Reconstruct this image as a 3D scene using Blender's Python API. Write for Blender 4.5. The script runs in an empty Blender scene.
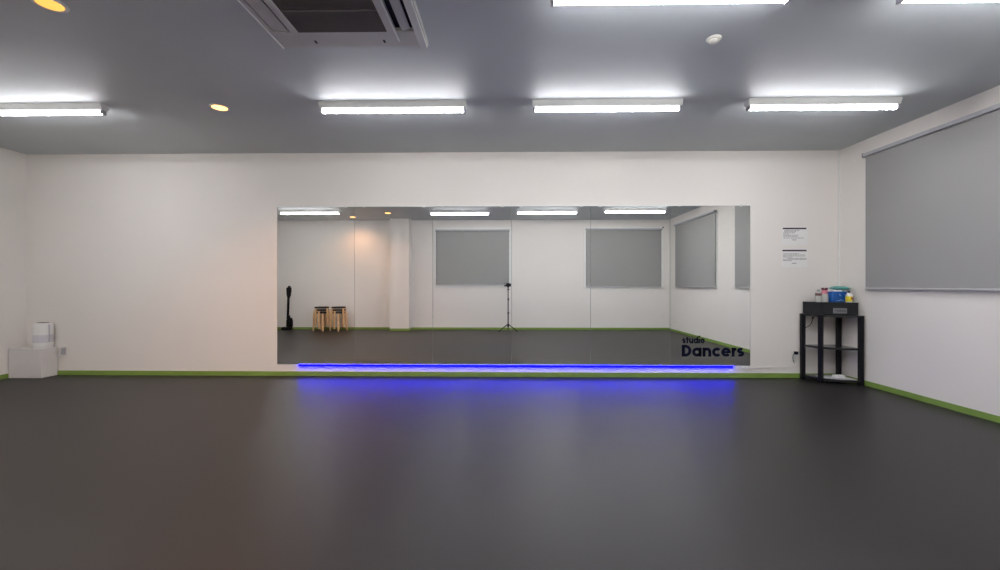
import bpy, bmesh, math, random
from mathutils import Vector, Matrix
random.seed(7)
PI = math.pi
S = bpy.context.scene
C = S.collection

# ------------------------------------------------------------------ room measures (metres)
H = 1.0595                      # camera height
CE = 2.5956                     # ceiling height
D = 4.9653                      # mirror wall
XL, XR = -5.6747, 3.7799        # side walls
YB = -0.2513                    # back wall

# ------------------------------------------------------------------ materials
def mat(name, col, rough=0.5, metal=0.0, spec=0.5, noise=0.0, nscale=40.0, bump=0.0, bscale=200.0,
        emit=None, estr=0.0, trans=0.0, ior=1.45, coat=0.0):
    m = bpy.data.materials.new(name); m.use_nodes = True
    nt = m.node_tree; b = nt.nodes['Principled BSDF']
    b.inputs['Base Color'].default_value = (*col, 1)
    b.inputs['Roughness'].default_value = rough
    b.inputs['Metallic'].default_value = metal
    b.inputs['Specular IOR Level'].default_value = spec
    b.inputs['Transmission Weight'].default_value = trans
    b.inputs['IOR'].default_value = ior
    b.inputs['Coat Weight'].default_value = coat
    tc = nt.nodes.new('ShaderNodeTexCoord')
    if noise:
        n = nt.nodes.new('ShaderNodeTexNoise'); n.inputs['Scale'].default_value = nscale
        n.inputs['Detail'].default_value = 4
        nt.links.new(tc.outputs['Object'], n.inputs['Vector'])
        r = nt.nodes.new('ShaderNodeValToRGB')
        r.color_ramp.elements[0].position = .3; r.color_ramp.elements[1].position = .7
        r.color_ramp.elements[0].color = (*[max(0, c*(1-noise)) for c in col], 1)
        r.color_ramp.elements[1].color = (*[min(1, c*(1+noise)) for c in col], 1)
        nt.links.new(n.outputs['Fac'], r.inputs['Fac'])
        nt.links.new(r.outputs['Color'], b.inputs['Base Color'])
    if bump:
        n = nt.nodes.new('ShaderNodeTexNoise'); n.inputs['Scale'].default_value = bscale
        nt.links.new(tc.outputs['Object'], n.inputs['Vector'])
        bp = nt.nodes.new('ShaderNodeBump'); bp.inputs['Strength'].default_value = bump
        bp.inputs['Distance'].default_value = 0.002
        nt.links.new(n.outputs['Fac'], bp.inputs['Height'])
        nt.links.new(bp.outputs['Normal'], b.inputs['Normal'])
    if emit:
        b.inputs['Emission Color'].default_value = (*emit, 1)
        b.inputs['Emission Strength'].default_value = estr
    return m

WALL = mat('white_wall_paint', (.77, .735, .69), .75, spec=.25, noise=.012, nscale=1.3, bump=.12, bscale=160)
CEIL = mat('pale_ceiling_paint', (.50, .535, .545), .56, spec=1.0, noise=.02, nscale=2, bump=.15, bscale=120)
FLOOR = mat('dark_vinyl', (.017, .0155, .0145), .40, spec=.32, noise=.10, nscale=90, bump=.25, bscale=420)
GREEN = mat('green_vinyl', (.20, .31, .06), .45, noise=.05, nscale=12)
MIRROR = mat('silvered_glass', (.90, .915, .885), .0, metal=1.0)
GLASSEDGE = mat('glass_edge', (.20, .26, .24), .3)
STEEL = mat('chrome', (.70, .70, .69), .45, metal=1.0)
WHITEPL = mat('white_plastic', (.78, .78, .75), .4, noise=.01, nscale=20)
OFFWHITE = mat('cream_plastic', (.74, .72, .66), .45, noise=.01, nscale=20)
ACPANEL = mat('aircon_plastic', (.56, .55, .52), .5, noise=.02, nscale=12)
GREYPL = mat('grey_plastic', (.42, .42, .44), .45, noise=.02, nscale=20)
DARKGAP = mat('dark_recess', (.01, .01, .01), .8)
BLACK = mat('black_lacquer', (.006, .006, .008), .38, spec=.3, noise=.1, nscale=30)
BLACKPL = mat('black_plastic', (.006, .006, .007), .5, spec=.25, noise=.1, nscale=30)
CHARCOAL = mat('charcoal_card', (.018, .019, .020), .55, spec=.3, noise=.1, nscale=18)
BLIND = mat('grey_blind_fabric', (.325, .322, .312), .9, spec=.1, noise=.03, nscale=260, bump=.1, bscale=500)
ALU = mat('satin_aluminium', (.55, .55, .54), .4, metal=.6)
ALUD = mat('grey_aluminium', (.30, .30, .30), .4, metal=.5)
WOOD = mat('pale_birch', (.80, .52, .27), .4, noise=.15, nscale=14)
SEATBLK = mat('black_seat_vinyl', (.012, .010, .010), .5, noise=.1, nscale=30)
NAVY = mat('navy_vinyl_film', (.004, .006, .022), .7, spec=.15)
PAPER = mat('white_paper', (.77, .76, .735), .8, noise=.01, nscale=40)
INK = mat('grey_print', (.13, .13, .13), .8)
INKD = mat('dark_print', (.045, .045, .045), .8)
BLUE = mat('blue_tub_plastic', (.004, .085, .33), .35, noise=.06, nscale=25)
TEAL = mat('teal_wrap', (.09, .34, .30), .3, noise=.35, nscale=28)
PINK = mat('pink_plastic', (.55, .18, .23), .4, noise=.1, nscale=30)
MAROON = mat('maroon_plastic', (.10, .012, .03), .4)
YELLOW = mat('yellow_label', (.72, .60, .02), .5, noise=.1, nscale=40)
RED = mat('red_label', (.45, .04, .02), .5)
CLEAR = mat('clear_plastic', (.80, .86, .84), .08, trans=.85, ior=1.3)
MILKY = mat('milky_plastic', (.62, .62, .58), .3, trans=.25, ior=1.3)
CARD = mat('white_card', (.66, .64, .62), .7, noise=.015, nscale=14)
GLASS = mat('window_glass', (.8, .85, .85), .05, trans=.9)

def emis(name, col, strength, stripe=None):
    m = bpy.data.materials.new(name); m.use_nodes = True
    nt = m.node_tree; nt.nodes.clear()
    o = nt.nodes.new('ShaderNodeOutputMaterial'); e = nt.nodes.new('ShaderNodeEmission')
    e.inputs['Color'].default_value = (*col, 1); e.inputs['Strength'].default_value = strength
    nt.links.new(e.outputs[0], o.inputs[0])
    if stripe:
        tc = nt.nodes.new('ShaderNodeTexCoord'); w = nt.nodes.new('ShaderNodeTexWave')
        w.bands_direction = 'X'; w.inputs['Scale'].default_value = stripe
        mp = nt.nodes.new('ShaderNodeMapRange')
        mp.inputs['To Min'].default_value = strength*.45; mp.inputs['To Max'].default_value = strength*1.5
        nt.links.new(tc.outputs['Object'], w.inputs['Vector'])
        nt.links.new(w.outputs['Fac'], mp.inputs['Value'])
        nt.links.new(mp.outputs[0], e.inputs['Strength'])
    return m
TUBE = emis('cool_white_tube', (.98, .97, 1.0), 66)
# the LEDs sit in the body and shine down: the sides of the diffuser give less than its underside
_nt = TUBE.node_tree; _g = _nt.nodes.new('ShaderNodeNewGeometry'); _s = _nt.nodes.new('ShaderNodeSeparateXYZ')
_m = _nt.nodes.new('ShaderNodeMapRange'); _m.inputs['From Min'].default_value = 0.0; _m.inputs['From Max'].default_value = -1.0
_m.inputs['To Min'].default_value = 14; _m.inputs['To Max'].default_value = 98
_nt.links.new(_g.outputs['Normal'], _s.inputs[0]); _nt.links.new(_s.outputs['Z'], _m.inputs['Value'])
_nt.links.new(_m.outputs[0], _nt.nodes['Emission'].inputs['Strength'])
WARM = emis('warm_lamp', (1.0, .44, .12), 5.0)
BLUELED = emis('blue_led', (.0004, .0003, 1.0), 29, stripe=9.5)

# ------------------------------------------------------------------ mesh helpers
def nb(): return bmesh.new()
def box(bm, x0, x1, y0, y1, z0, z1, bev=0.0, seg=2, M=None):
    r = bmesh.ops.create_cube(bm, size=1.0)
    vs = r['verts']
    for v in vs:
        v.co = Vector(((x0+x1)/2+v.co.x*(x1-x0), (y0+y1)/2+v.co.y*(y1-y0), (z0+z1)/2+v.co.z*(z1-z0)))
        if M: v.co = M @ v.co
    if bev > 0:
        es = list({e for v in vs for e in v.link_edges})
        bmesh.ops.bevel(bm, geom=es, offset=bev, segments=seg, affect='EDGES', profile=.5)
def lathe(bm, prof, n=24, c=(0, 0, 0), M=None, cap=True, sx=1.0, sy=1.0):
    rings = []
    for r, z in prof:
        ring = []
        for i in range(n):
            a = 2*PI*i/n
            p = Vector((c[0]+r*math.cos(a)*sx, c[1]+r*math.sin(a)*sy, c[2]+z))
            ring.append(bm.verts.new(M @ p if M else p))
        rings.append(ring)
    for a, b in zip(rings, rings[1:]):
        for i in range(n):
            bm.faces.new((a[i], a[(i+1) % n], b[(i+1) % n], b[i]))
    if cap:
        bm.faces.new(list(reversed(rings[0]))); bm.faces.new(rings[-1])
def tube(bm, pts, rad, n=10, cap=True):
    pts = [Vector(p) for p in pts]
    rr = rad if isinstance(rad, (list, tuple)) else [rad]*len(pts)
    rings = []
    ref = None
    for i, p in enumerate(pts):
        t = (pts[min(i+1, len(pts)-1)]-pts[max(i-1, 0)]).normalized()
        if ref is None: ref = t.orthogonal().normalized()
        ref = (ref-t*ref.dot(t)).normalized(); b = t.cross(ref)
        rings.append([bm.verts.new(p+(ref*math.cos(2*PI*k/n)+b*math.sin(2*PI*k/n))*rr[i]) for k in range(n)])
    for a, b in zip(rings, rings[1:]):
        for k in range(n):
            bm.faces.new((a[k], a[(k+1) % n], b[(k+1) % n], b[k]))
    if cap:
        bm.faces.new(list(reversed(rings[0]))); bm.faces.new(rings[-1])
def prism(bm, poly, z0, z1):
    a = [bm.verts.new((x, y, z0)) for x, y in poly]; b = [bm.verts.new((x, y, z1)) for x, y in poly]
    n = len(poly)
    bm.faces.new(list(reversed(a))); bm.faces.new(b)
    for i in range(n): bm.faces.new((a[i], a[(i+1) % n], b[(i+1) % n], b[i]))
def obj(name, bm, m, parent=None, smooth=False, bev=0.0, auto=True):
    bmesh.ops.recalc_face_normals(bm, faces=bm.faces)
    me = bpy.data.meshes.new(name); bm.to_mesh(me); bm.free()
    me.materials.append(m)
    o = bpy.data.objects.new(name, me); C.objects.link(o)
    if parent: o.parent = parent
    if smooth:
        me.shade_smooth()
        try: me.set_sharp_from_angle(angle=math.radians(38))
        except Exception: pass
    if bev:
        md = o.modifiers.new('bevel', 'BEVEL'); md.width = bev; md.segments = 2; md.limit_method = 'ANGLE'
    return o
def tag(o, label, cat, group=None, kind=None):
    o['label'] = label; o['category'] = cat
    if group: o['group'] = group
    if kind: o['kind'] = kind
    return o
def thing(name, label, cat, loc=(0, 0, 0), rz=0.0, group=None):
    o = bpy.data.objects.new(name, None); C.objects.link(o)
    o.empty_display_size = .05
    o.location = loc; o.rotation_euler = (0, 0, rz)
    return tag(o, label, cat, group)
def struct(name, bm, m, label=None, cat=None, parent=None):
    o = obj(name, bm, m, parent)
    if parent is None:
        o['kind'] = 'structure'
        if label: o['label'] = label; o['category'] = cat
    return o
def dup(root, loc, rz, label=None):
    r = root.copy(); C.objects.link(r); r.location = loc; r.rotation_euler = (0, 0, rz)
    if label: r['label'] = label
    for ch in list(root.children):
        c = ch.copy(); C.objects.link(c); c.parent = r
        for g in ch.children:
            d = g.copy(); C.objects.link(d); d.parent = c
    return r

# ------------------------------------------------------------------ the room shell
T = .12
bm = nb(); box(bm, XL-T, XR+T, YB-T, D+T, -.1, 0); struct('floor', bm, FLOOR, 'dark charcoal vinyl dance floor filling the room', 'floor')
bm = nb(); box(bm, XL-T, XR+T, YB-T, D+T, CE, CE+.1); struct('ceiling', bm, CEIL, 'pale blue-grey painted ceiling carrying lamp bars and air conditioner', 'ceiling')
bm = nb(); box(bm, XL-T, XR+T, D, D+T, 0, CE); struct('wall_front', bm, WALL, 'white wall behind the long mirror', 'wall')
bm = nb(); box(bm, XL-T, XR+T, YB-T, YB, 0, CE); struct('wall_back', bm, WALL, 'white wall seen in the mirror behind the tripod', 'wall')
bm = nb(); box(bm, XL-T, XL, YB, D, 0, CE); struct('wall_left', bm, WALL, 'plain white wall at the left edge', 'wall')
bm = nb(); box(bm, XR, XR+T, YB, D, 0, CE); struct('wall_right', bm, WALL, 'white wall with big grey blinds at the right', 'wall')
CX0, CX1, CY = -2.725, -2.275, .03
bm = nb(); box(bm, CX0, CX1, YB, CY, 0, CE); struct('wall_column', bm, WALL, 'square white column on the back wall, seen in the mirror', 'column')

BH, BT = .052, .008
def base(name, segs, label):
    bm = nb()
    for s in segs: box(bm, *s, 0, BH)
    for s in segs: pass
    o = struct(name, bm, GREEN, label, 'baseboard'); return o
base('baseboard_front', [(XL, XR, D-BT, D)], 'lime green baseboard under the mirror')
base('baseboard_left', [(XL, XL+BT, YB, D-BT)], 'lime green baseboard on the left wall')
base('baseboard_right', [(XR-BT, XR, YB, D-BT)], 'lime green baseboard on the right wall')
base('baseboard_back', [(XL+BT, CX0-BT, YB, YB+BT), (CX1+BT, XR-BT, YB, YB+BT), (CX0-BT, CX1+BT, CY, CY+BT),
     (CX0-BT, CX0, YB, CY), (CX1, CX1+BT, YB, CY)], 'green baseboard along the back wall and around its column')
# slim white corner bead where mirror wall and window wall meet
bm = nb(); box(bm, XR-.012, XR, D-.012, D, BH, CE); struct('trim_1', bm, WHITEPL, 'thin white bead in the right corner', 'trim')

# ------------------------------------------------------------------ windows and blinds
FW = .05
def window(n, axis, a0, a1, z0, z1, label):
    """frame ring standing slightly proud of the wall, with a pane inside; axis 'x' = back wall, 'y' = right wall"""
    def bx(bm, s0, s1, d0, d1, q0, q1):
        if axis == 'x': box(bm, s0, s1, YB+d0, YB+d1, q0, q1)
        else: box(bm, XR-d1, XR-d0, s0, s1, q0, q1)
    bm = nb()
    bx(bm, a0-FW, a0, 0, .014, z0-FW, z1+FW); bx(bm, a1, a1+FW, 0, .014, z0-FW, z1+FW)
    bx(bm, a0, a1, 0, .014, z0-FW, z0); bx(bm, a0, a1, 0, .014, z1, z1+FW)
    w = struct('window_%d' % n, bm, WHITEPL, label, 'window')
    bm = nb(); bx(bm, a0, a1, .001, .006, z0, z1)
    obj('pane', bm, GLASS, w)
def blind(label, axis, a0, a1, z0, z1, group=None, depth=.038):
    """roller blind; local x runs along the wall, local y away from the wall"""
    L = a1-a0
    if axis == 'x': t = thing('roller_blind', label, 'blind', ((a0+a1)/2, YB, z0), 0, group)
    else: t = thing('roller_blind', label, 'blind', (XR, (a0+a1)/2, z0), PI/2, group)
    h = L/2; Z = z1-z0
    bm = nb(); box(bm, -h+.012, h-.012, .030, .0315, .014, Z-.03); obj('fabric', bm, BLIND, t)
    bm = nb(); box(bm, -h, h, .015, .015+depth, Z-.022, Z+.016, .006); obj('cassette', bm, GREYPL, t, bev=.0)
    bm = nb(); box(bm, -h+.01, h-.01, .024, .038, 0, .018, .003); obj('bottom_bar', bm, ALU, t)
    for s in (-1, 1):
        bm = nb(); box(bm, s*h-.006, s*h+.006, .012, .016+depth+.004, Z-.030, Z+.018, .002); obj('end_bracket', bm, ALUD, t)
    return t
bw = [(-1.70, .035, 1.060, 2.352), (1.845, 3.61, 1.012, 2.372)]
rw = [(2.75, 4.58, 1.014, 2.425), (.23, 2.105, 1.012, 2.40)]
window(1, 'y', rw[0][0]+.03, rw[0][1]-.03, 1.05, 2.38, 'white window frame behind the big near right blind')
window(2, 'y', rw[1][0]+.03, rw[1][1]-.03, 1.05, 2.36, 'white window frame behind the far blind of the right wall')
window(3, 'x', bw[0][0]+.0, bw[0][1]-.0, 1.06, 2.37, 'white window frame beside the tripod in the mirror')
window(4, 'x', bw[1][0]+.0, bw[1][1]-.0, 1.03, 2.37, 'white window frame near the back right corner in the mirror')
blind('large grey roller blind on the right wall beside the corner shelf', 'y', *rw[0])
blind('grey roller blind on the right wall, seen slanting in the mirror above the lettering', 'y', *rw[1])
blind('grey roller blind seen in the mirror just left of the tripod phone', 'x', *bw[0])
b4 = blind('grey roller blind on the back wall, seen in the mirror right of the tripod', 'x', *bw[1])
bm = nb(); lathe(bm, [(.02, -.006), (.02, .006)], 14, M=Matrix.Translation((.91, .05, 1.395)) @ Matrix.Rotation(PI/2, 4, 'Y'))
obj('chain_pulley', bm, BLACKPL, b4)

# ------------------------------------------------------------------ mirror wall
PW, MZ0, MH, MX0 = .9100, .1369, 1.83, -2.6869
mlabels = ['leftmost tall mirror panel, reflecting the stick vacuum and stools',
           'tall mirror panel second from left, reflecting the white column',
           'tall mirror panel reflecting the grey blind left of the tripod',
           'tall mirror panel just right of the tripod reflection, reflecting plain wall between blinds',
           'tall mirror panel reflecting the back wall blind beside the room corner',
           'rightmost tall mirror panel carrying the dark studio lettering']
panels = []
for k in range(6):
    t = thing('mirror', mlabels[k], 'mirror', (MX0+PW*k, D, MZ0), 0, 'mirror panels of the front wall')
    g = .0006
    bm = nb(); box(bm, g, PW-g, -.0052, -.001, 0, MH); obj('backing', bm, GLASSEDGE, t)
    bm = nb(); box(bm, g+.001, PW-g-.001, -.0060, -.0053, .001, MH-.001); obj('reflective_glass', bm, MIRROR, t)
    for cx in (.105, PW-.105):
        bm = nb(); box(bm, cx-.012, cx+.012, -.011, 0, MH-.010, MH+.016, .003); obj('clip', bm, STEEL, t)
    panels.append(t)
# slim rail along the mirror top and bottom
bm = nb(); box(bm, MX0-.004, MX0+6*PW+.004, D-.009, D, MZ0+MH+.0005, MZ0+MH+.012)
r_ = obj('mirror_rail', bm, WHITEPL); tag(r_, 'thin white rail capping the long mirror', 'rail')

# lettering: geometric sans built from rings and bars
def stroke(bm, pts, w, y=0.0, closed=False):
    """flat ribbon of width w along 2-D pts (x,z), thin solid"""
    P = [Vector((p[0], p[1])) for p in pts]; n = len(P)
    L, R = [], []
    for i in range(n):
        if closed: a, b = P[i-1], P[(i+1) % n]
        else: a, b = P[max(i-1, 0)], P[min(i+1, n-1)]
        t = (b-a).normalized(); nn = Vector((-t.y, t.x))
        if not closed and 0 < i < n-1:
            t1 = (P[i]-P[i-1]).normalized(); n1 = Vector((-t1.y, t1.x)); k = 1/max(.5, nn.dot(n1))
        else: k = 1
        L.append(P[i]+nn*w/2*k); R.append(P[i]-nn*w/2*k)
    F = [[bm.verts.new((p.x, yy, p.y)) for p in Q] for Q in (L, R) for yy in (y, y-.0006)]
    rng = range(n if closed else n-1)
    for i in rng:
        j = (i+1) % n
        a0, a1, b0, b1 = F[0], F[1], F[2], F[3]
        bm.faces.new((a0[i], a0[j], b0[j], b0[i])); bm.faces.new((a1[i], b1[i], b1[j], a1[j]))
        bm.faces.new((a0[i], a1[i], a1[j], a0[j])); bm.faces.new((b0[i], b0[j], b1[j], b1[i]))
    if not closed:
        for i in (0, n-1): bm.faces.new((F[0][i], F[2][i], F[3][i], F[1][i]))
def arc(cx, cz, r, a0, a1, n=20, rz=None):
    rz = rz or r
    return [(cx+r*math.cos(math.radians(a0+(a1-a0)*i/n)), cz+rz*math.sin(math.radians(a0+(a1-a0)*i/n))) for i in range(n+1)]
def letters(text, x, z, xh, w):
    """xh: x-height; returns bm and pen x"""
    bm = nb(); r = (xh-w)/2; asc = xh*1.29
    for ch in text:
        if ch in 'adceo':
            cx, cz = x+r+w/2, z+xh/2
            if ch in 'ado': stroke(bm, arc(cx, cz, r, 0, 360, 28)[:-1], w, closed=True)
            if ch == 'a': stroke(bm, [(cx+r, z), (cx+r, z+xh)], w); x += 2*r+w
            elif ch == 'd': stroke(bm, [(cx+r, z), (cx+r, z+asc)], w); x += 2*r+w
            elif ch == 'o': x += 2*r+w
            elif ch == 'c': stroke(bm, arc(cx, cz, r, 42, 318, 24), w); x += 2*r+w*.6
            elif ch == 'e':
                stroke(bm, arc(cx, cz, r, 0, 322, 26), w); stroke(bm, [(cx-r, cz), (cx+r+w/2, cz)], w*.8); x += 2*r+w
        elif ch == 'n':
            rr = xh*.34-w*.1
            stroke(bm, [(x+w/2, z), (x+w/2, z+xh)], w)
            stroke(bm, [(x+w/2+2*rr, z)]+arc(x+w/2+rr, z+xh-w/2-rr, rr, 0, 180, 14), w); x += 2*rr+w
        elif ch == 'u':
            rr = xh*.34-w*.1
            stroke(bm, [(x+w/2+2*rr, z), (x+w/2+2*rr, z+xh)], w)
            stroke(bm, [(x+w/2, z+xh)]+arc(x+w/2+rr, z+w/2+rr, rr, 180, 360, 14), w); x += 2*rr+w
        elif ch == 'r':
            stroke(bm, [(x+w/2, z), (x+w/2, z+xh)], w)
            stroke(bm, arc(x+w/2+xh*.30, z+xh-w/2-xh*.30, xh*.30, 180, 82, 10), w); x += xh*.40+w*.2
        elif ch == 's':
            rs = (xh-w)/4; cx = x+rs+w*.7
            stroke(bm, arc(cx, z+xh-w/2-rs, rs*1.25, 35, 270, 14, rs)[:-1]+arc(cx, z+w/2+rs, rs*1.35, 90, -145, 14, rs), w*.92); x += 2.6*rs+w
        elif ch == 't':
            stroke(bm, [(x+w*.9, z), (x+w*.9, z+asc)], w); stroke(bm, [(x, z+xh-w/2), (x+w*1.9, z+xh-w/2)], w*.85); x += w*1.9
        elif ch == 'i':
            stroke(bm, [(x+w/2, z), (x+w/2, z+xh)], w); stroke(bm, [(x+w/2, z+xh+w*.7), (x+w/2, z+xh+w*1.7)], w*1.1); x += w
        elif ch == 'D':
            Hh = asc; rr = (Hh-w)/2
            stroke(bm, [(x+w/2, z), (x+w/2, z+Hh)], w)
            bow = [(x+w/2, z+Hh-w/2), (x+w*1.2, z+Hh-w/2)]+arc(x+w*1.25, z+Hh/2, rr*.92, 88, -88, 20, rr)+[(x+w*1.2, z+w/2), (x+w/2, z+w/2)]
            stroke(bm, bow, w); x += w*1.75+rr*.92
        x += w*.26
    return bm, x
px = MX0+5*PW
for text, x, z, wid, xh, w in (('Dancers', 1.996, .240, .706, .103, .0325), ('studio', 2.000, .392, .256, .056, .0185)):
    bm, ex = letters(text, 0, 0, xh, w)
    s = wid/(ex-w*.26)
    for v in bm.verts: v.co = Vector((x-px+v.co.x*s, -.0062+v.co.y, z-MZ0+v.co.z))
    o = obj('lettering', bm, NAVY, panels[5]); o['label'] = 'dark navy word %s' % text

# ------------------------------------------------------------------ blue LED strip
lx0, lx1 = -2.43, 2.575
t = thing('led_strip', 'glowing blue LED strip light along the bottom edge of the mirror', 'strip light', ((lx0+lx1)/2, D-.0075, .124))
hl = (lx1-lx0)/2
bm = nb(); box(bm, -hl, hl, -.012, 0, .013, .017); box(bm, -hl, hl, -.003, 0, -.002, .013); obj('channel', bm, ALU, t)
bm = nb(); box(bm, -hl+.003, hl-.003, -.0125, -.0035, -.009, .0125); obj('light_band', bm, BLUELED, t)
t = thing('power_cable', 'thin white cable and connector running from the blue strip to the socket', 'cable', ((lx0+lx1)/2, D-.0075, .108))
bm = nb(); box(bm, hl+.10, hl+.17, -.018, .006, -.002, .022, .004); obj('connector', bm, WHITEPL, t)
cy = -.007; cx0 = (lx0+lx1)/2
bm = nb(); tube(bm, [(hl+.003, cy, .022), (hl+.05, cy, .012), (hl+.105, cy, .010)], .003, 6)
tube(bm, [(hl+.165, cy, .006), (hl+.25, cy, .012), (hl+.45, cy, .016), (3.20-cx0, cy, .020), (3.27-cx0, cy, .03), (3.30-cx0, -.005, .075)], .003, 6)
obj('cable', bm, WHITEPL, t)

# ------------------------------------------------------------------ ceiling lamps
def lamp_bar():
    t = thing('lamp_bar', 'x', 'ceiling light', (0, 0, CE), 0, 'white ceiling lamp bars')
    bm = nb(); h = .618
    vs = []
    for x in (-h, h):
        vs.append([bm.verts.new((x, y, z)) for y, z in ((-.042, 0), (-.042, -.014), (-.026, -.052), (.026, -.052), (.042, -.014), (.042, 0))])
    a, b = vs
    bm.faces.new(a); bm.faces.new(list(reversed(b)))
    for i in range(6): bm.faces.new((a[i], b[i], b[(i+1) % 6], a[(i+1) % 6]))
    obj('fixture_body', bm, WHITEPL, t)
    bm = nb(); hb = .594
    prof = [(-.020, -.0525), (-.022, -.060), (-.020, -.072), (-.014, -.081), (-.005, -.0855), (.005, -.0855), (.014, -.081), (.020, -.072), (.022, -.060), (.020, -.0525)]
    a = [bm.verts.new((-hb, y, z)) for y, z in prof]; b = [bm.verts.new((hb, y, z)) for y, z in prof]
    bm.faces.new(a); bm.faces.new(list(reversed(b)))
    for i in range(len(prof)): bm.faces.new((a[i], b[i], b[(i+1) % len(prof)], a[(i+1) % len(prof)]))
    obj('diffuser', bm, TUBE, t, smooth=True)
    for s in (-1, 1):
        bm = nb(); box(bm, s*hb, s*(hb+.018), -.024, .024, -.087, -.0525, .004) if s > 0 else box(bm, -(hb+.018), -hb, -.024, .024, -.087, -.0525, .004)
        obj('end_cap', bm, GREYPL, t)
    return t
lamps = [(-4.05, 3.60, 'lit lamp bar at the left edge of the photo, above the white carton'),
         (-.965, 3.60, 'lit lamp bar in front of the air conditioner, left of centre'),
         (.825, 3.60, 'lit lamp bar nearest above the mirror middle, behind the smoke detector'),
         (2.60, 3.60, 'lit lamp bar nearest the corner shelf and right blind'),
         (.833, 2.226, 'lit lamp bar cut by the top edge, nearer than the smoke detector'),
         (2.62, 2.238, 'lit lamp bar cut off at the top right corner of the photo'),
         (-4.05, 2.24, 'unseen lamp bar added to the middle row at left, to light the left wall'),  # out of view; added on the lamp grid to brighten the left wall
         (-4.05, 1.185, 'lamp bar seen in the mirror above the stick vacuum and stools'),
         (-.99, 1.075, 'lamp bar seen in the mirror above the blind left of the tripod'),
         (.80, 1.165, 'lamp bar seen in the mirror right of the tripod, between the two blinds'),
         (2.55, 1.255, 'lamp bar seen in the mirror nearest the back right corner')]
l0 = lamp_bar()
for i, (x, y, lab) in enumerate(lamps):
    if i == 0: l0.location = (x, y, CE); l0['label'] = lab
    else: dup(l0, (x, y, CE), 0, lab)

# warm downlights
def downlight(x, y, lab, power, tilt=(0, 0), lm=None):
    t = thing('downlight', lab, 'downlight', (x, y, CE), 0, 'warm recessed downlights')
    bm = nb()
    prof = [(.078, 0), (.078, -.004), (.070, -.008), (.061, -.006), (.061, 0)]
    n = 28; rings = [[bm.verts.new((r*math.cos(2*PI*i/n), r*math.sin(2*PI*i/n), z)) for i in range(n)] for r, z in prof]
    for a, b in zip(rings, rings[1:]+rings[:1]):
        for i in range(n): bm.faces.new((a[i], a[(i+1) % n], b[(i+1) % n], b[i]))
    obj('trim_ring', bm, WHITEPL, t, smooth=True)
    bm = nb(); lathe(bm, [(.0605, -.0005), (.058, -.006), (.03, -.010)], 28); obj('lamp', bm, lm or WARM, t, smooth=True)
    L = bpy.data.lights.new('downlight_beam', 'SPOT'); L.energy = power; L.color = (1.0, .50, .24)
    L.spot_size = math.radians(135); L.spot_blend = .9; L.shadow_soft_size = .04
    lo = bpy.data.objects.new('downlight_beam', L); C.objects.link(lo); lo.parent = t
    lo.location = (0, 0, -.03); lo.rotation_euler = (tilt[0], tilt[1], 0)
downlight(-2.49, 3.67, 'warm orange downlight over the floor, right of the left lamp bar', 75)
downlight(-2.50, 2.30, 'warm orange downlight at the top left edge of the photo', 75, (0, 0), emis('amber_lamp', (1.0, .47, .10), 1.5))
downlight(-2.555, .80, 'small downlight seen in the mirror, in front of the white column', 20)
downlight(-3.497, .278, 'small downlight seen in the mirror, above the warm glow left of the column', 26, (-.22, 0))

# ------------------------------------------------------------------ smoke detector
t = thing('smoke_detector', 'small round cream smoke detector on the ceiling between lamp bars', 'smoke detector', (1.285, 2.70, CE))
bm = nb(); lathe(bm, [(.043, 0), (.043, -.007), (.038, -.010)], 28); obj('base', bm, OFFWHITE, t, smooth=True)
bm = nb(); lathe(bm, [(.030, -.0095), (.031, -.018), (.024, -.026), (.010, -.029)], 28); obj('sensor_cover', bm, OFFWHITE, t, smooth=True)

# ------------------------------------------------------------------ ceiling cassette air conditioner
ax0, ax1, ay0, ay1 = -1.425, -.500, 1.76, 2.70
acx, acy = (ax0+ax1)/2, (ay0+ay1)/2
t = thing('air_conditioner', 'white ceiling cassette air conditioner with dark intake grille', 'air conditioner', (acx, acy, CE))
hx, hy = (ax1-ax0)/2, (ay1-ay0)/2
Z1 = -.034
gx0, gx1, gy = -1.245-acx, -.715-acx, .305           # intake opening
bm = nb()
box(bm, -hx, hx, gy, hy, Z1, 0, .004); box(bm, -hx, hx, -hy, -gy, Z1, 0, .004)
box(bm, -hx, -hx+.030, -gy, gy, Z1, 0); box(bm, gx0-.045, gx0, -gy, gy, Z1-.004, 0, .002)
box(bm, hx-.012, hx, -gy, gy, Z1, 0); box(bm, gx1, gx1+.050, -gy, gy, Z1-.004, 0, .002)
obj('panel', bm, ACPANEL, t)
bm = nb(); box(bm, -hx+.03, hx-.012, -gy, gy, -.010, -.002); obj('recess_back', bm, DARKGAP, t)
# intake grille: fine lattice of slats both ways
GRILLE = mat('intake_mesh', (.11, .10, .085), .6, noise=.3, nscale=260)
bm = nb()
nx = 44; ny = 48
for i in range(nx+1):
    x = gx0+(gx1-gx0)*i/nx; box(bm, x-.0022, x+.0022, -gy, gy, Z1-.001, Z1+.008)
for i in range(ny+1):
    y = -gy+2*gy*i/ny; box(bm, gx0, gx1, y-.0022, y+.0022, Z1, Z1+.006)
obj('intake_grille', bm, GRILLE, t)
bm = nb(); box(bm, gx0, gx1, .10, .112, Z1-.003, Z1+.002); box(bm, gx0, gx1, -.112, -.10, Z1-.003, Z1+.002); obj('grille_bar', bm, GRILLE, t)
# outlet flaps left and right
bm = nb(); box(bm, -hx+.038, gx0-.058, -gy+.01, gy-.012, Z1+.002, Z1+.008, .002); o = obj('louver', bm, ACPANEL, t)
bm = nb(); M = Matrix.Translation((gx1+.115, 0, Z1+.004)) @ Matrix.Rotation(math.radians(-16), 4, 'Y')
box(bm, -.026, .026, -gy+.01, gy-.012, -.003, .003, .0015, M=M); obj('louver', bm, ACPANEL, t)
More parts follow.
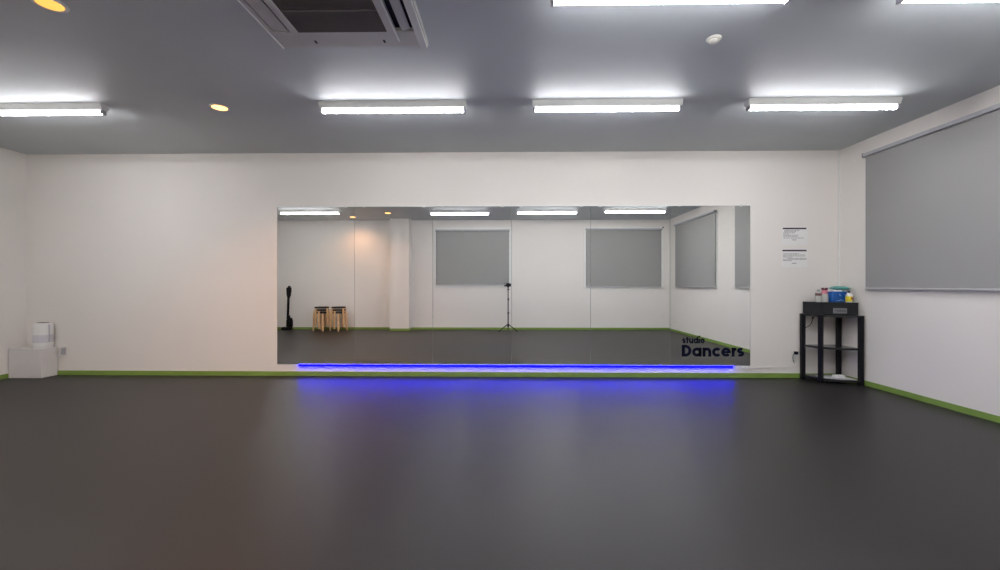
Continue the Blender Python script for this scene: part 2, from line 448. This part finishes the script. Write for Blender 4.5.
# bright raised side rails
bm = nb(); box(bm, hx-.050, hx-.004, -hy, hy-.006, Z1-.016, Z1-.001, .004); obj('side_rail', bm, WHITEPL, t)
bm = nb(); box(bm, gx1+.044, gx1+.054, -hy+.05, gy+.09, Z1-.010, Z1, .002); obj('side_rail', bm, WHITEPL, t)
bm = nb(); box(bm, -hx, -hx+.008, -hy, hy, Z1-.006, Z1, .002); obj('side_rail', bm, WHITEPL, t)
for x in (gx0+.06, gx1-.045):
    bm = nb(); box(bm, x-.006, x+.006, gy+.085, gy+.115, Z1-.0015, Z1+.002); obj('screw_slot', bm, DARKGAP, t)

# ------------------------------------------------------------------ paper notices
def notice(x0, x1, z0, z1, lab, lines, foot):
    t = thing('notice_sheet', lab, 'notice', (x0, D, z0), 0, 'paper notices')
    W, Hh = x1-x0, z1-z0
    bm = nb(); box(bm, 0, W, -.0012, 0, 0, Hh); obj('sheet', bm, PAPER, t)
    bm = nb(); box(bm, .012, W-.012, -.0018, -.0012, Hh-.034, Hh-.016); obj('heading_bar', bm, INKD, t)
    bm = nb()
    for z, a, b in lines:
        x = a
        while x < b:
            l = random.uniform(.006, .022); e = min(b, x+l)
            box(bm, x, e, -.0016, -.0012, z-.0028, z+.0028); x = e+random.uniform(.003, .007)
    obj('print', bm, INK, t)
    bm = nb(); box(bm, foot[0], foot[1], -.0016, -.0012, foot[2]-.003, foot[2]+.003); obj('footer_print', bm, INK, t)
notice(3.130, 3.420, 1.517, 1.730, 'white paper notice on the wall, upper of two, right of the mirror',
       [(.165, .03, .20), (.152, .03, .16), (.139, .02, .15), (.126, .02, .08), (.112, .02, .19), (.099, .02, .18), (.080, .02, .25)], (.12, .165, .058))
notice(3.126, 3.422, 1.262, 1.478, 'white paper notice on the wall, lower of two, above the black corner shelf',
       [(.155, .02, .20), (.142, .02, .265), (.129, .02, .27), (.116, .02, .12), (.103, .07, .29), (.090, .02, .285), (.077, .02, .12)], (.12, .17, .046))

# ------------------------------------------------------------------ wall sockets
def socket(x, z, wall, lab, plug=True):
    if wall == 'front': t = thing('wall_socket', lab, 'socket', (x, D, z), PI)
    else: t = thing('wall_socket', lab, 'socket', (x, YB, z), 0)
    bm = nb(); box(bm, -.035, .035, 0, .008, -.06, .06, .003); obj('plate', bm, OFFWHITE, t)
    for zz in (-.022, .022):
        bm = nb(); box(bm, -.014, .014, .0075, .0090, zz-.012, zz+.012, .0005); q = obj('outlet', bm, WHITEPL, t)
        for xx in (-.007, .007):
            bm = nb(); box(bm, xx-.0015, xx+.0015, .0088, .0096, zz-.006, zz+.006); obj('slot', bm, DARKGAP, q)
    return t
s1 = socket(-5.215, .285, 'front', 'cream wall socket with dark plug beside the white carton and device')
s2 = socket(3.272, .250, 'front', 'white wall socket left of the black corner shelf')
s3 = socket(-1.775, .312, 'back', 'socket low on the back wall, seen in the mirror right of the column')
s4 = socket(3.655, .306, 'back', 'socket seen in the mirror near the back right corner')
t = thing('power_plug', 'dark grey plug in the socket right of the white carton', 'plug', (-5.200, D-.009, .30))
bm = nb(); box(bm, -.014, .014, -.035, 0, -.055, .025, .005); obj('plug_body', bm, GREYPL, t)
bm = nb(); tube(bm, [(0, -.026, -.055), (-.02, -.03, -.075), (-.07, -.03, -.065), (-.10, -.03, -.02), (-.105, -.035, .045)], .004, 6); obj('cord', bm, WHITEPL, t)
t = thing('power_plug', 'black plug in the socket left of the corner shelf', 'plug', (3.278, D-.0097, .285))
bm = nb(); box(bm, -.018, .018, -.03, 0, -.014, .020, .004); obj('plug_body', bm, BLACKPL, t)
bm = nb(); tube(bm, [(-.018, -.02, -.002), (-.036, -.02, -.015), (-.040, -.02, -.06), (-.030, -.02, -.10), (-.012, -.012, -.112)], .003, 6); obj('cord', bm, BLACKPL, t)

# ------------------------------------------------------------------ white carton and humidifier, left
bx0, bx1, by0 = XL+.012, -5.285, 4.772
CH = .335
t = thing('carton', 'low white cardboard box on the floor in the left corner', 'box', (bx0, by0, 0))
bm = nb(); box(bm, 0, bx1-bx0, 0, D-.012-by0, 0, CH, .004); obj('carton_body', bm, CARD, t)
bm = nb(); box(bm, .0, bx1-bx0, .088, .091, CH, CH+.0008); obj('flap_seam', bm, GREYPL, t)
t = thing('humidifier', 'white rounded humidifier with grey band standing on the carton', 'humidifier', (-5.365, 4.868, CH+.0005))
def rrect(bm, prof, hx, hy, r, n=6):
    rings = []
    for sc, z in prof:
        ring = []
        for qx, qy, a0 in ((1, 1, 0), (-1, 1, 90), (-1, -1, 180), (1, -1, 270)):
            for i in range(n+1):
                a = math.radians(a0+90*i/n)
                ring.append(bm.verts.new((qx*(hx*sc-r)+r*math.cos(a), qy*(hy*sc-r)+r*math.sin(a), z)))
        rings.append(ring)
    for a, b in zip(rings, rings[1:]):
        m = len(a)
        for i in range(m): bm.faces.new((a[i], a[(i+1) % m], b[(i+1) % m], b[i]))
    bm.faces.new(list(reversed(rings[0]))); bm.faces.new(rings[-1])
bm = nb(); rrect(bm, [(.92, 0), (1.0, .02), (1.0, .060)], .080, .076, .058); obj('water_base', bm, WHITEPL, t, smooth=True)
bm = nb(); rrect(bm, [(.985, .060), (.985, .150)], .080, .076, .058); o = obj('band', bm, mat('tinted_tank', (.60, .60, .63), .3, noise=.03, nscale=15), t, smooth=True); o['label'] = 'pale grey tank band'
bm = nb(); rrect(bm, [(1.0, .150), (1.0, .245), (.97, .270), (.86, .285)], .080, .076, .058); obj('upper_body', bm, WHITEPL, t, smooth=True)
bm = nb(); rrect(bm, [(1.0, .2852), (1.0, .289)], .056, .030, .016); obj('outlet_slot', bm, DARKGAP, t, smooth=True)
bm = nb(); tube(bm, [(.080, -.010, .07), (.081, -.010, .14), (.081, -.010, .24), (.076, -.010, .268)], .006, 8); obj('seam_strip', bm, GREYPL, t)

# ------------------------------------------------------------------ black corner shelf
A = (3.335, 4.915); Bp = (3.405, 4.735); Cp = (3.735, 4.610); Dp = (3.735, 4.915)
t = thing('corner_shelf', 'black three tier corner shelf beside the socket, right of the mirror', 'shelf', (3.56, 4.80, 0))
ox, oy = 3.56, 4.80
def post(p, z1, ang):
    bm = nb(); M = Matrix.Translation((p[0]-ox, p[1]-oy, 0)) @ Matrix.Rotation(ang, 4, 'Z')
    box(bm, -.0205, .0205, -.0205, .0205, 0, z1, .004, M=M)
    box(bm, -.023, .023, -.023, .023, z1-.0005, z1+.008, .003, M=M)
    obj('post', bm, BLACK, t)
post(A, .728, 0); post(Bp, .728, .5); post(Cp, .728, .0); post(Dp, .728, 0)
def plan(off=0, cx=3.58, cy=4.82, k=1.0):
    pts = [A, Bp]
    # gently bowed front edge between the front posts
    for i in range(1, 8):
        u = i/8; b = math.sin(PI*u)*.030
        pts.append((Bp[0]+(Cp[0]-Bp[0])*u-b*.35, Bp[1]+(Cp[1]-Bp[1])*u-b*.93))
    pts += [Cp, Dp]
    return [(cx+(x-cx)*k-ox, cy+(y-cy)*k-oy) for x, y in pts]
SHELF = mat('glossy_black_board', (.02, .02, .022), .18, noise=.1, nscale=20)
for z0, z1 in ((.022, .048), (.366, .388), (.712, .7365)):
    bm = nb(); prism(bm, plan(), z0, z1); obj('shelf_board', bm, SHELF, t, bev=.002)
# dark box on the shelf top
P4 = [(3.343, 4.925), (3.432, 4.735), (3.750, 4.660), (3.760, 4.925)]
t = thing('storage_case', 'charcoal angled storage case with grey label, on the corner shelf top', 'box', (3.56, 4.80, .7375))
bm = nb(); prism(bm, [(x-ox, y-oy) for x, y in P4], 0, .120); obj('case_body', bm, CHARCOAL, t, bev=.004)
bm = nb(); prism(bm, [((x-ox)*1.012, (y-oy)*1.012) for x, y in P4], .118, .134); obj('lid', bm, CHARCOAL, t, bev=.003)
(lxa, lya), (lxb, lyb) = P4[1], P4[2]
fa = math.atan2(lyb-lya, lxb-lxa)
M = Matrix.Translation((lxa+(lxb-lxa)*.48-ox, lya+(lyb-lya)*.48-oy, .042)) @ Matrix.Rotation(fa, 4, 'Z')
bm = nb(); box(bm, -.064, .064, -.0035, .0, -.026, .030, .001, M=M); obj('label_plate', bm, mat('grey_label', (.20, .20, .21), .5), t)
bm = nb()
for zz, a, b in ((.008, -.05, .05), (-.006, -.03, .055)):
    x = a
    while x < b: box(bm, x, x+.010, -.0042, -.0034, zz-.004, zz+.004, M=M); x += .015
obj('label_print', bm, INKD, t)
bm = nb(); tube(bm, [(-.155, .055, .0), (-.158, .05, -.035), (-.165, .045, -.05)], .010, 8)
tube(bm, [(-.165, .045, -.05), (-.172, .045, -.085), (-.185, .05, -.120), (-.20, .06, -.14), (-.212, .085, -.155)], .0038, 6)
o = obj('power_cord', bm, BLACKPL, t)
PBLUE = mat('pale_blue_print', (.35, .55, .75), .5)
CT = .7375+.1343
# items on the case
def bottle(name, lab, cat, x, y, parts):
    t = thing(name, lab, cat, (x, y, CT))
    for pn, m, prof, sx, sy in parts:
        bm = nb(); lathe(bm, prof, 22, sx=sx, sy=sy); obj(pn, bm, m, t, smooth=True)
    return t
t = bottle('plastic_bottle', 'small clear bottle with brown label, leftmost on the dark case', 'bottle', 3.428, 4.80,
    [('body', MILKY, [(.024, 0), (.029, .006), (.029, .100), (.016, .116)], 1, 1),
     ('label', mat('brown_label', (.20, .09, .09), .6, noise=.5, nscale=60), [(.0294, .070), (.0294, .098)], 1, 1),
     ('cap', GREYPL, [(.014, .115), (.014, .134), (.012, .138)], 1, 1)])
t = bottle('spray_bottle', 'milky bottle with pink and maroon cap, left of the blue tub', 'bottle', 3.496, 4.80,
    [('body', MILKY, [(.030, 0), (.035, .006), (.035, .070), (.031, .092)], 1, .8),
     ('shoulder', PINK, [(.031, .092), (.031, .120), (.020, .132)], 1, .8)])
bm = nb(); box(bm, -.030, .030, -.010, .010, .131, .148, .004); box(bm, -.034, -.012, -.011, .011, .138, .158, .004); box(bm, .006, .030, -.011, .011, .138, .158, .004)
obj('trigger_cap', bm, MAROON, t)
t = thing('blue_tub', 'blue plastic tub with white lid and marks, on the dark case', 'tub', (3.618, 4.795, CT))
bm = nb(); rrect(bm, [(.94, 0), (1.0, .006), (1.0, .112), (.97, .116)], .082, .050, .016); obj('tub_body', bm, BLUE, t, smooth=True)
bm = nb(); rrect(bm, [(1.0, .1165), (1.0, .128), (.9, .132)], .042, .034, .014); obj('lid', bm, WHITEPL, t, smooth=True)
for x, z, w, h in ((.000, .074, .006, .020), (.010, .066, .005, .012), (-.010, .014, .016, .010), (.012, .016, .008, .018), (.034, .013, .010, .008), (-.036, .012, .010, .006)):
    bm = nb(); box(bm, x-w/2, x+w/2, -.0515, -.0498, z, z+h, .0005); obj('printed_mark', bm, PBLUE, t)
t = thing('wipes_pack', 'teal and green soft pack lying across the tub and clear cup', 'pack', (3.668, 4.815, CT+.1325), .0)
bm = nb(); N = 14; K = 6
g = [[[None]*(K+1) for _ in range(N+1)] for _ in range(2)]
for s in range(2):
    for i in range(N+1):
        for j in range(K+1):
            u = i/N*2-1; v = j/K*2-1
            th = .022*(1-abs(u)**4)*(1-v**4)+.0008
            x = u*.100; y = v*.045; z = .0185+(th if s else -th*.8)+.0015*math.sin(u*9+v*3)*s
            g[s][i][j] = bm.verts.new((x, y, z))
for s in range(2):
    for i in range(N):
        for j in range(K): bm.faces.new((g[s][i][j], g[s][i+1][j], g[s][i+1][j+1], g[s][i][j+1]))
edge = [(i, 0) for i in range(N+1)]+[(N, j) for j in range(1, K+1)]+[(i, K) for i in range(N-1, -1, -1)]+[(0, j) for j in range(K-1, 0, -1)]
for a, b in zip(edge, edge[1:]+edge[:1]): bm.faces.new((g[0][a[0]][a[1]], g[0][b[0]][b[1]], g[1][b[0]][b[1]], g[1][a[0]][a[1]]))
obj('pouch', bm, TEAL, t, smooth=True)
bm = nb(); box(bm, -.065, .01, -.020, .020, .0405, .0425, .001); obj('seal_label', bm, mat('green_print', (.30, .48, .30), .5), t)
t = bottle('lemon_bottle', 'small white bottle with yellow label in front of the blue tub', 'bottle', 3.690, 4.712,
    [('body', WHITEPL, [(.028, 0), (.033, .005), (.033, .078), (.013, .104)], 1, .8),
     ('label', YELLOW, [(.0334, .010), (.0334, .066)], 1, .8),
     ('cap', BLACKPL, [(.012, .103), (.012, .118), (.009, .124)], 1, 1)])
bm = nb(); lathe(bm, [(.011, -.001), (.011, .001)], 14, M=Matrix.Translation((.012, -.0268, .045)) @ Matrix.Rotation(PI/2, 4, 'X')); obj('label_dot', bm, RED, t)
t = bottle('clear_cup', 'clear plastic cup at the right end of the dark case', 'cup', 3.718, 4.868,
    [('cup_wall', CLEAR, [(.026, 0), (.034, .128), (.035, .131)], 1, 1)])
# things on lower boards
t = thing('sheet_of_card', 'pale grey curved card lying on the lowest shelf board', 'card', (3.56, 4.80, .0485))
bm = nb()
pp = [(-.13, .05), (-.145, -.055)]+[(-.145+.30*i/6, -.055-.105*i/6-.022*math.sin(PI*i/6)) for i in range(1, 7)]+[(.150, .05)]
prism(bm, pp, 0, .003); obj('card', bm, mat('grey_card', (.50, .50, .50), .6), t)
t = thing('small_carton', 'tiny white box lying on the lowest shelf board', 'box', (3.60, 4.735, .0520))
bm = nb(); box(bm, -.056, .056, -.025, .025, 0, .030, .003); obj('carton_body', bm, PAPER, t)
bm = nb(); box(bm, -.056, .056, -.0255, -.0248, .014, .016); obj('flap_line', bm, GREYPL, t)

# ------------------------------------------------------------------ stacked stools (seen in the mirror)
SH = .44
def make_stool():
    t = thing('stool', 'x', 'stool', (0, 0, 0), 0, 'stacked wooden stools')
    bm = nb(); lathe(bm, [(.150, SH-.036), (.156, SH-.032), (.158, SH-.010), (.152, SH-.002), (.12, SH)], 36); obj('seat', bm, SEATBLK, t, smooth=True)
    for k in range(4):
        a = PI/4+k*PI/2
        bm = nb()
        path = [(.110, SH-.044, .024), (.150, SH-.044, .027), (.168, SH-.042, .031), (.176, SH-.050, .033), (.178, SH-.09, .034), (.180, SH*.5, .033), (.184, 0, .027)]
        rings = []
        for i, (r, z, w) in enumerate(path):
            th = .012
            if i < 2: nr, nz = 0, 1
            elif i == 2: nr, nz = .5, .87
            elif i == 3: nr, nz = .87, .5
            else: nr, nz = 1, 0
            ring = []
            for dw, dn in ((-1, -1), (1, -1), (1, 1), (-1, 1)):
                rr = r+nr*dn*th*(.6 if i < 2 else 1); zz = z+nz*dn*th*.6; ww = dw*w*.62
                ring.append(bm.verts.new((rr*math.cos(a)-ww*math.sin(a), rr*math.sin(a)+ww*math.cos(a), zz)))
            rings.append(ring)
        for r1, r2 in zip(rings, rings[1:]):
            for i in range(4): bm.faces.new((r1[i], r1[(i+1) % 4], r2[(i+1) % 4], r2[i]))
        bm.faces.new(rings[0]); bm.faces.new(list(reversed(rings[-1])))
        obj('leg', bm, WOOD, t, bev=.004)
    return t
st0 = make_stool()
pos = ['top', 'middle', 'bottom']
first = True
for sx, side, rot0 in ((-4.315, 'left stack, nearer the stick vacuum', .25), (-3.920, 'right stack, nearer the column', .45)):
    for k in range(3):
        lab = 'round black-seated wooden stool, %s of the %s' % (['bottom', 'middle', 'top'][k], side)
        loc = (sx, .02, k*.058); rz = rot0+k*math.radians(27)
        if first: st0.location = loc; st0.rotation_euler = (0, 0, rz); st0['label'] = lab; first = False
        else: dup(st0, loc, rz, lab)

# ------------------------------------------------------------------ stick vacuum (seen in the mirror)
t = thing('stick_vacuum', 'black cordless stick vacuum standing upright in the back left corner', 'vacuum cleaner', (-5.135, -.03, 0))
bm = nb()
box(bm, -.140, .085, -.07, .06, .006, .075, .024, 3); obj('floor_head', bm, BLACKPL, t, smooth=True)
for x in (-.13, .05):
    bm = nb(); lathe(bm, [(.012, -.008), (.012, .008)], 12, M=Matrix.Translation((x, -.035, .012)) @ Matrix.Rotation(PI/2, 4, 'Y'))
    obj('wheel', bm, GREYPL, t)
bm = nb(); tube(bm, [(.02, 0, .04), (.03, -.005, .10), (.035, -.01, .16)], [.03, .028, .03], 14); obj('swivel_neck', bm, BLACKPL, t, smooth=True)
bm = nb(); rrect(bm, [(.8, .07), (1, .10), (1, .22), (.80, .29)], .070, .045, .03)
for v in bm.verts: v.co.x += .040
obj('motor_housing', bm, BLACKPL, t, smooth=True)
bm = nb(); box(bm, -.010, .045, -.035, .035, .28, .345, .012); obj('latch', bm, BLACKPL, t)
bm = nb(); tube(bm, [(-.005, -.005, .27), (.002, -.008, .50), (.008, -.012, .80)], .027, 14); obj('tube', bm, BLACKPL, t, smooth=True)
bm = nb(); tube(bm, [(.014, -.006, .76), (.018, -.006, .82), (.016, -.006, .93), (.006, -.006, 1.00)], [.030, .048, .052, .042], 16); obj('hand_unit', bm, BLACKPL, t, smooth=True)
bm = nb(); tube(bm, [(.000, -.006, .99), (.010, -.02, 1.03), (.030, -.02, 1.03), (.062, -.02, .98), (.062, -.02, .90), (.030, -.01, .82)], .014, 10); obj('handle', bm, BLACKPL, t, smooth=True)

# ------------------------------------------------------------------ tripod with phone (the photographer's own, seen in the mirror)
t = thing('tripod', 'thin black tripod stand on the floor, seen in the middle of the mirror', 'tripod', (.012, -.055, 0))
bm = nb(); tube(bm, [(0, 0, .10), (0, 0, .42)], .014, 14); obj('lower_tube', bm, BLACKPL, t, smooth=True)
bm = nb(); tube(bm, [(0, 0, .42), (0, 0, .74)], .012, 14); obj('middle_tube', bm, BLACKPL, t, smooth=True)
bm = nb(); tube(bm, [(0, 0, .74), (0, 0, .985)], .0105, 14); obj('upper_tube', bm, BLACKPL, t, smooth=True)
for z in (.41, .73, .955):
    bm = nb(); lathe(bm, [(.016, z-.018), (.018, z-.010), (.018, z+.010), (.014, z+.018)], 16); box(bm, .012, .034, -.006, .006, z-.006, z+.006, .002); obj('clamp_collar', bm, BLACKPL, t, smooth=True)
bm = nb(); lathe(bm, [(.020, .085), (.024, .10), (.024, .145), (.018, .16)], 18); obj('leg_hub', bm, BLACKPL, t, smooth=True)
for a in (48, 132, 270):
    ca, sa = math.cos(math.radians(a)), math.sin(math.radians(a)); R = .30 if a != 270 else .175
    bm = nb(); tube(bm, [(ca*.02, sa*.02, .145), (ca*R*.5, sa*R*.5, .085), (ca*R, sa*R, .012)], [.011, .0105, .009], 8); l = obj('leg', bm, BLACKPL, t, smooth=True)
    bm = nb(); lathe(bm, [(.012, 0), (.013, .010), (.008, .020)], 12, c=(ca*R, sa*R, 0)); obj('rubber_foot', bm, BLACKPL, l, smooth=True)
bm = nb(); box(bm, -.016, .016, -.014, .014, .985, 1.012, .003); box(bm, -.024, .024, -.014, .014, 1.010, 1.022, .002)
box(bm, -.024, .024, -.014, -.009, 1.020, 1.100, .002); box(bm, -.024, .024, -.014, .014, 1.096, 1.104, .002); obj('phone_clamp', bm, BLACKPL, t)
t = thing('phone', 'dark phone held sideways on top of the tripod', 'phone', (.0, -.052, 1.0225))
bm = nb(); box(bm, -.078, .078, -.004, .004, 0, .073, .0035, 3); obj('phone_body', bm, BLACKPL, t)
bm = nb(); box(bm, -.072, -.038, .004, .0065, .034, .068, .0015); obj('camera_bump', bm, GREYPL, t)
bm = nb(); box(bm, -.074, .074, -.0047, -.0039, .004, .069); obj('screen', bm, mat('dark_screen', (.008, .008, .01), .1), t)

# ------------------------------------------------------------------ world, camera, view
w = bpy.data.worlds.new('world'); S.world = w; w.use_nodes = True
w.node_tree.nodes['Background'].inputs[0].default_value = (.05, .055, .06, 1)
w.node_tree.nodes['Background'].inputs[1].default_value = .2

cam = bpy.data.cameras.new('camera'); co = bpy.data.objects.new('camera', cam); C.objects.link(co)
yaw, pitch, roll, F = .0178, -.0001, .0003, 429.55
f = Vector((-math.sin(yaw)*math.cos(pitch), math.cos(yaw)*math.cos(pitch), math.sin(pitch)))
r = f.cross(Vector((0, 0, 1))).normalized(); u = r.cross(f)
r2 = r*math.cos(roll)+u*math.sin(roll); u2 = u*math.cos(roll)-r*math.sin(roll)
Mx = Matrix((r2, u2, -f)).transposed().to_4x4(); Mx.translation = Vector((0, 0, H))
co.matrix_world = Mx
cam.sensor_width = 36; cam.lens = F*36/1000; cam.clip_start = .01; cam.clip_end = 60
S.camera = co
S.view_settings.view_transform = 'Standard'; S.view_settings.look = 'None'
S.view_settings.gamma = 1.0; S.view_settings.use_curve_mapping = False
S.view_settings.exposure = 0.06
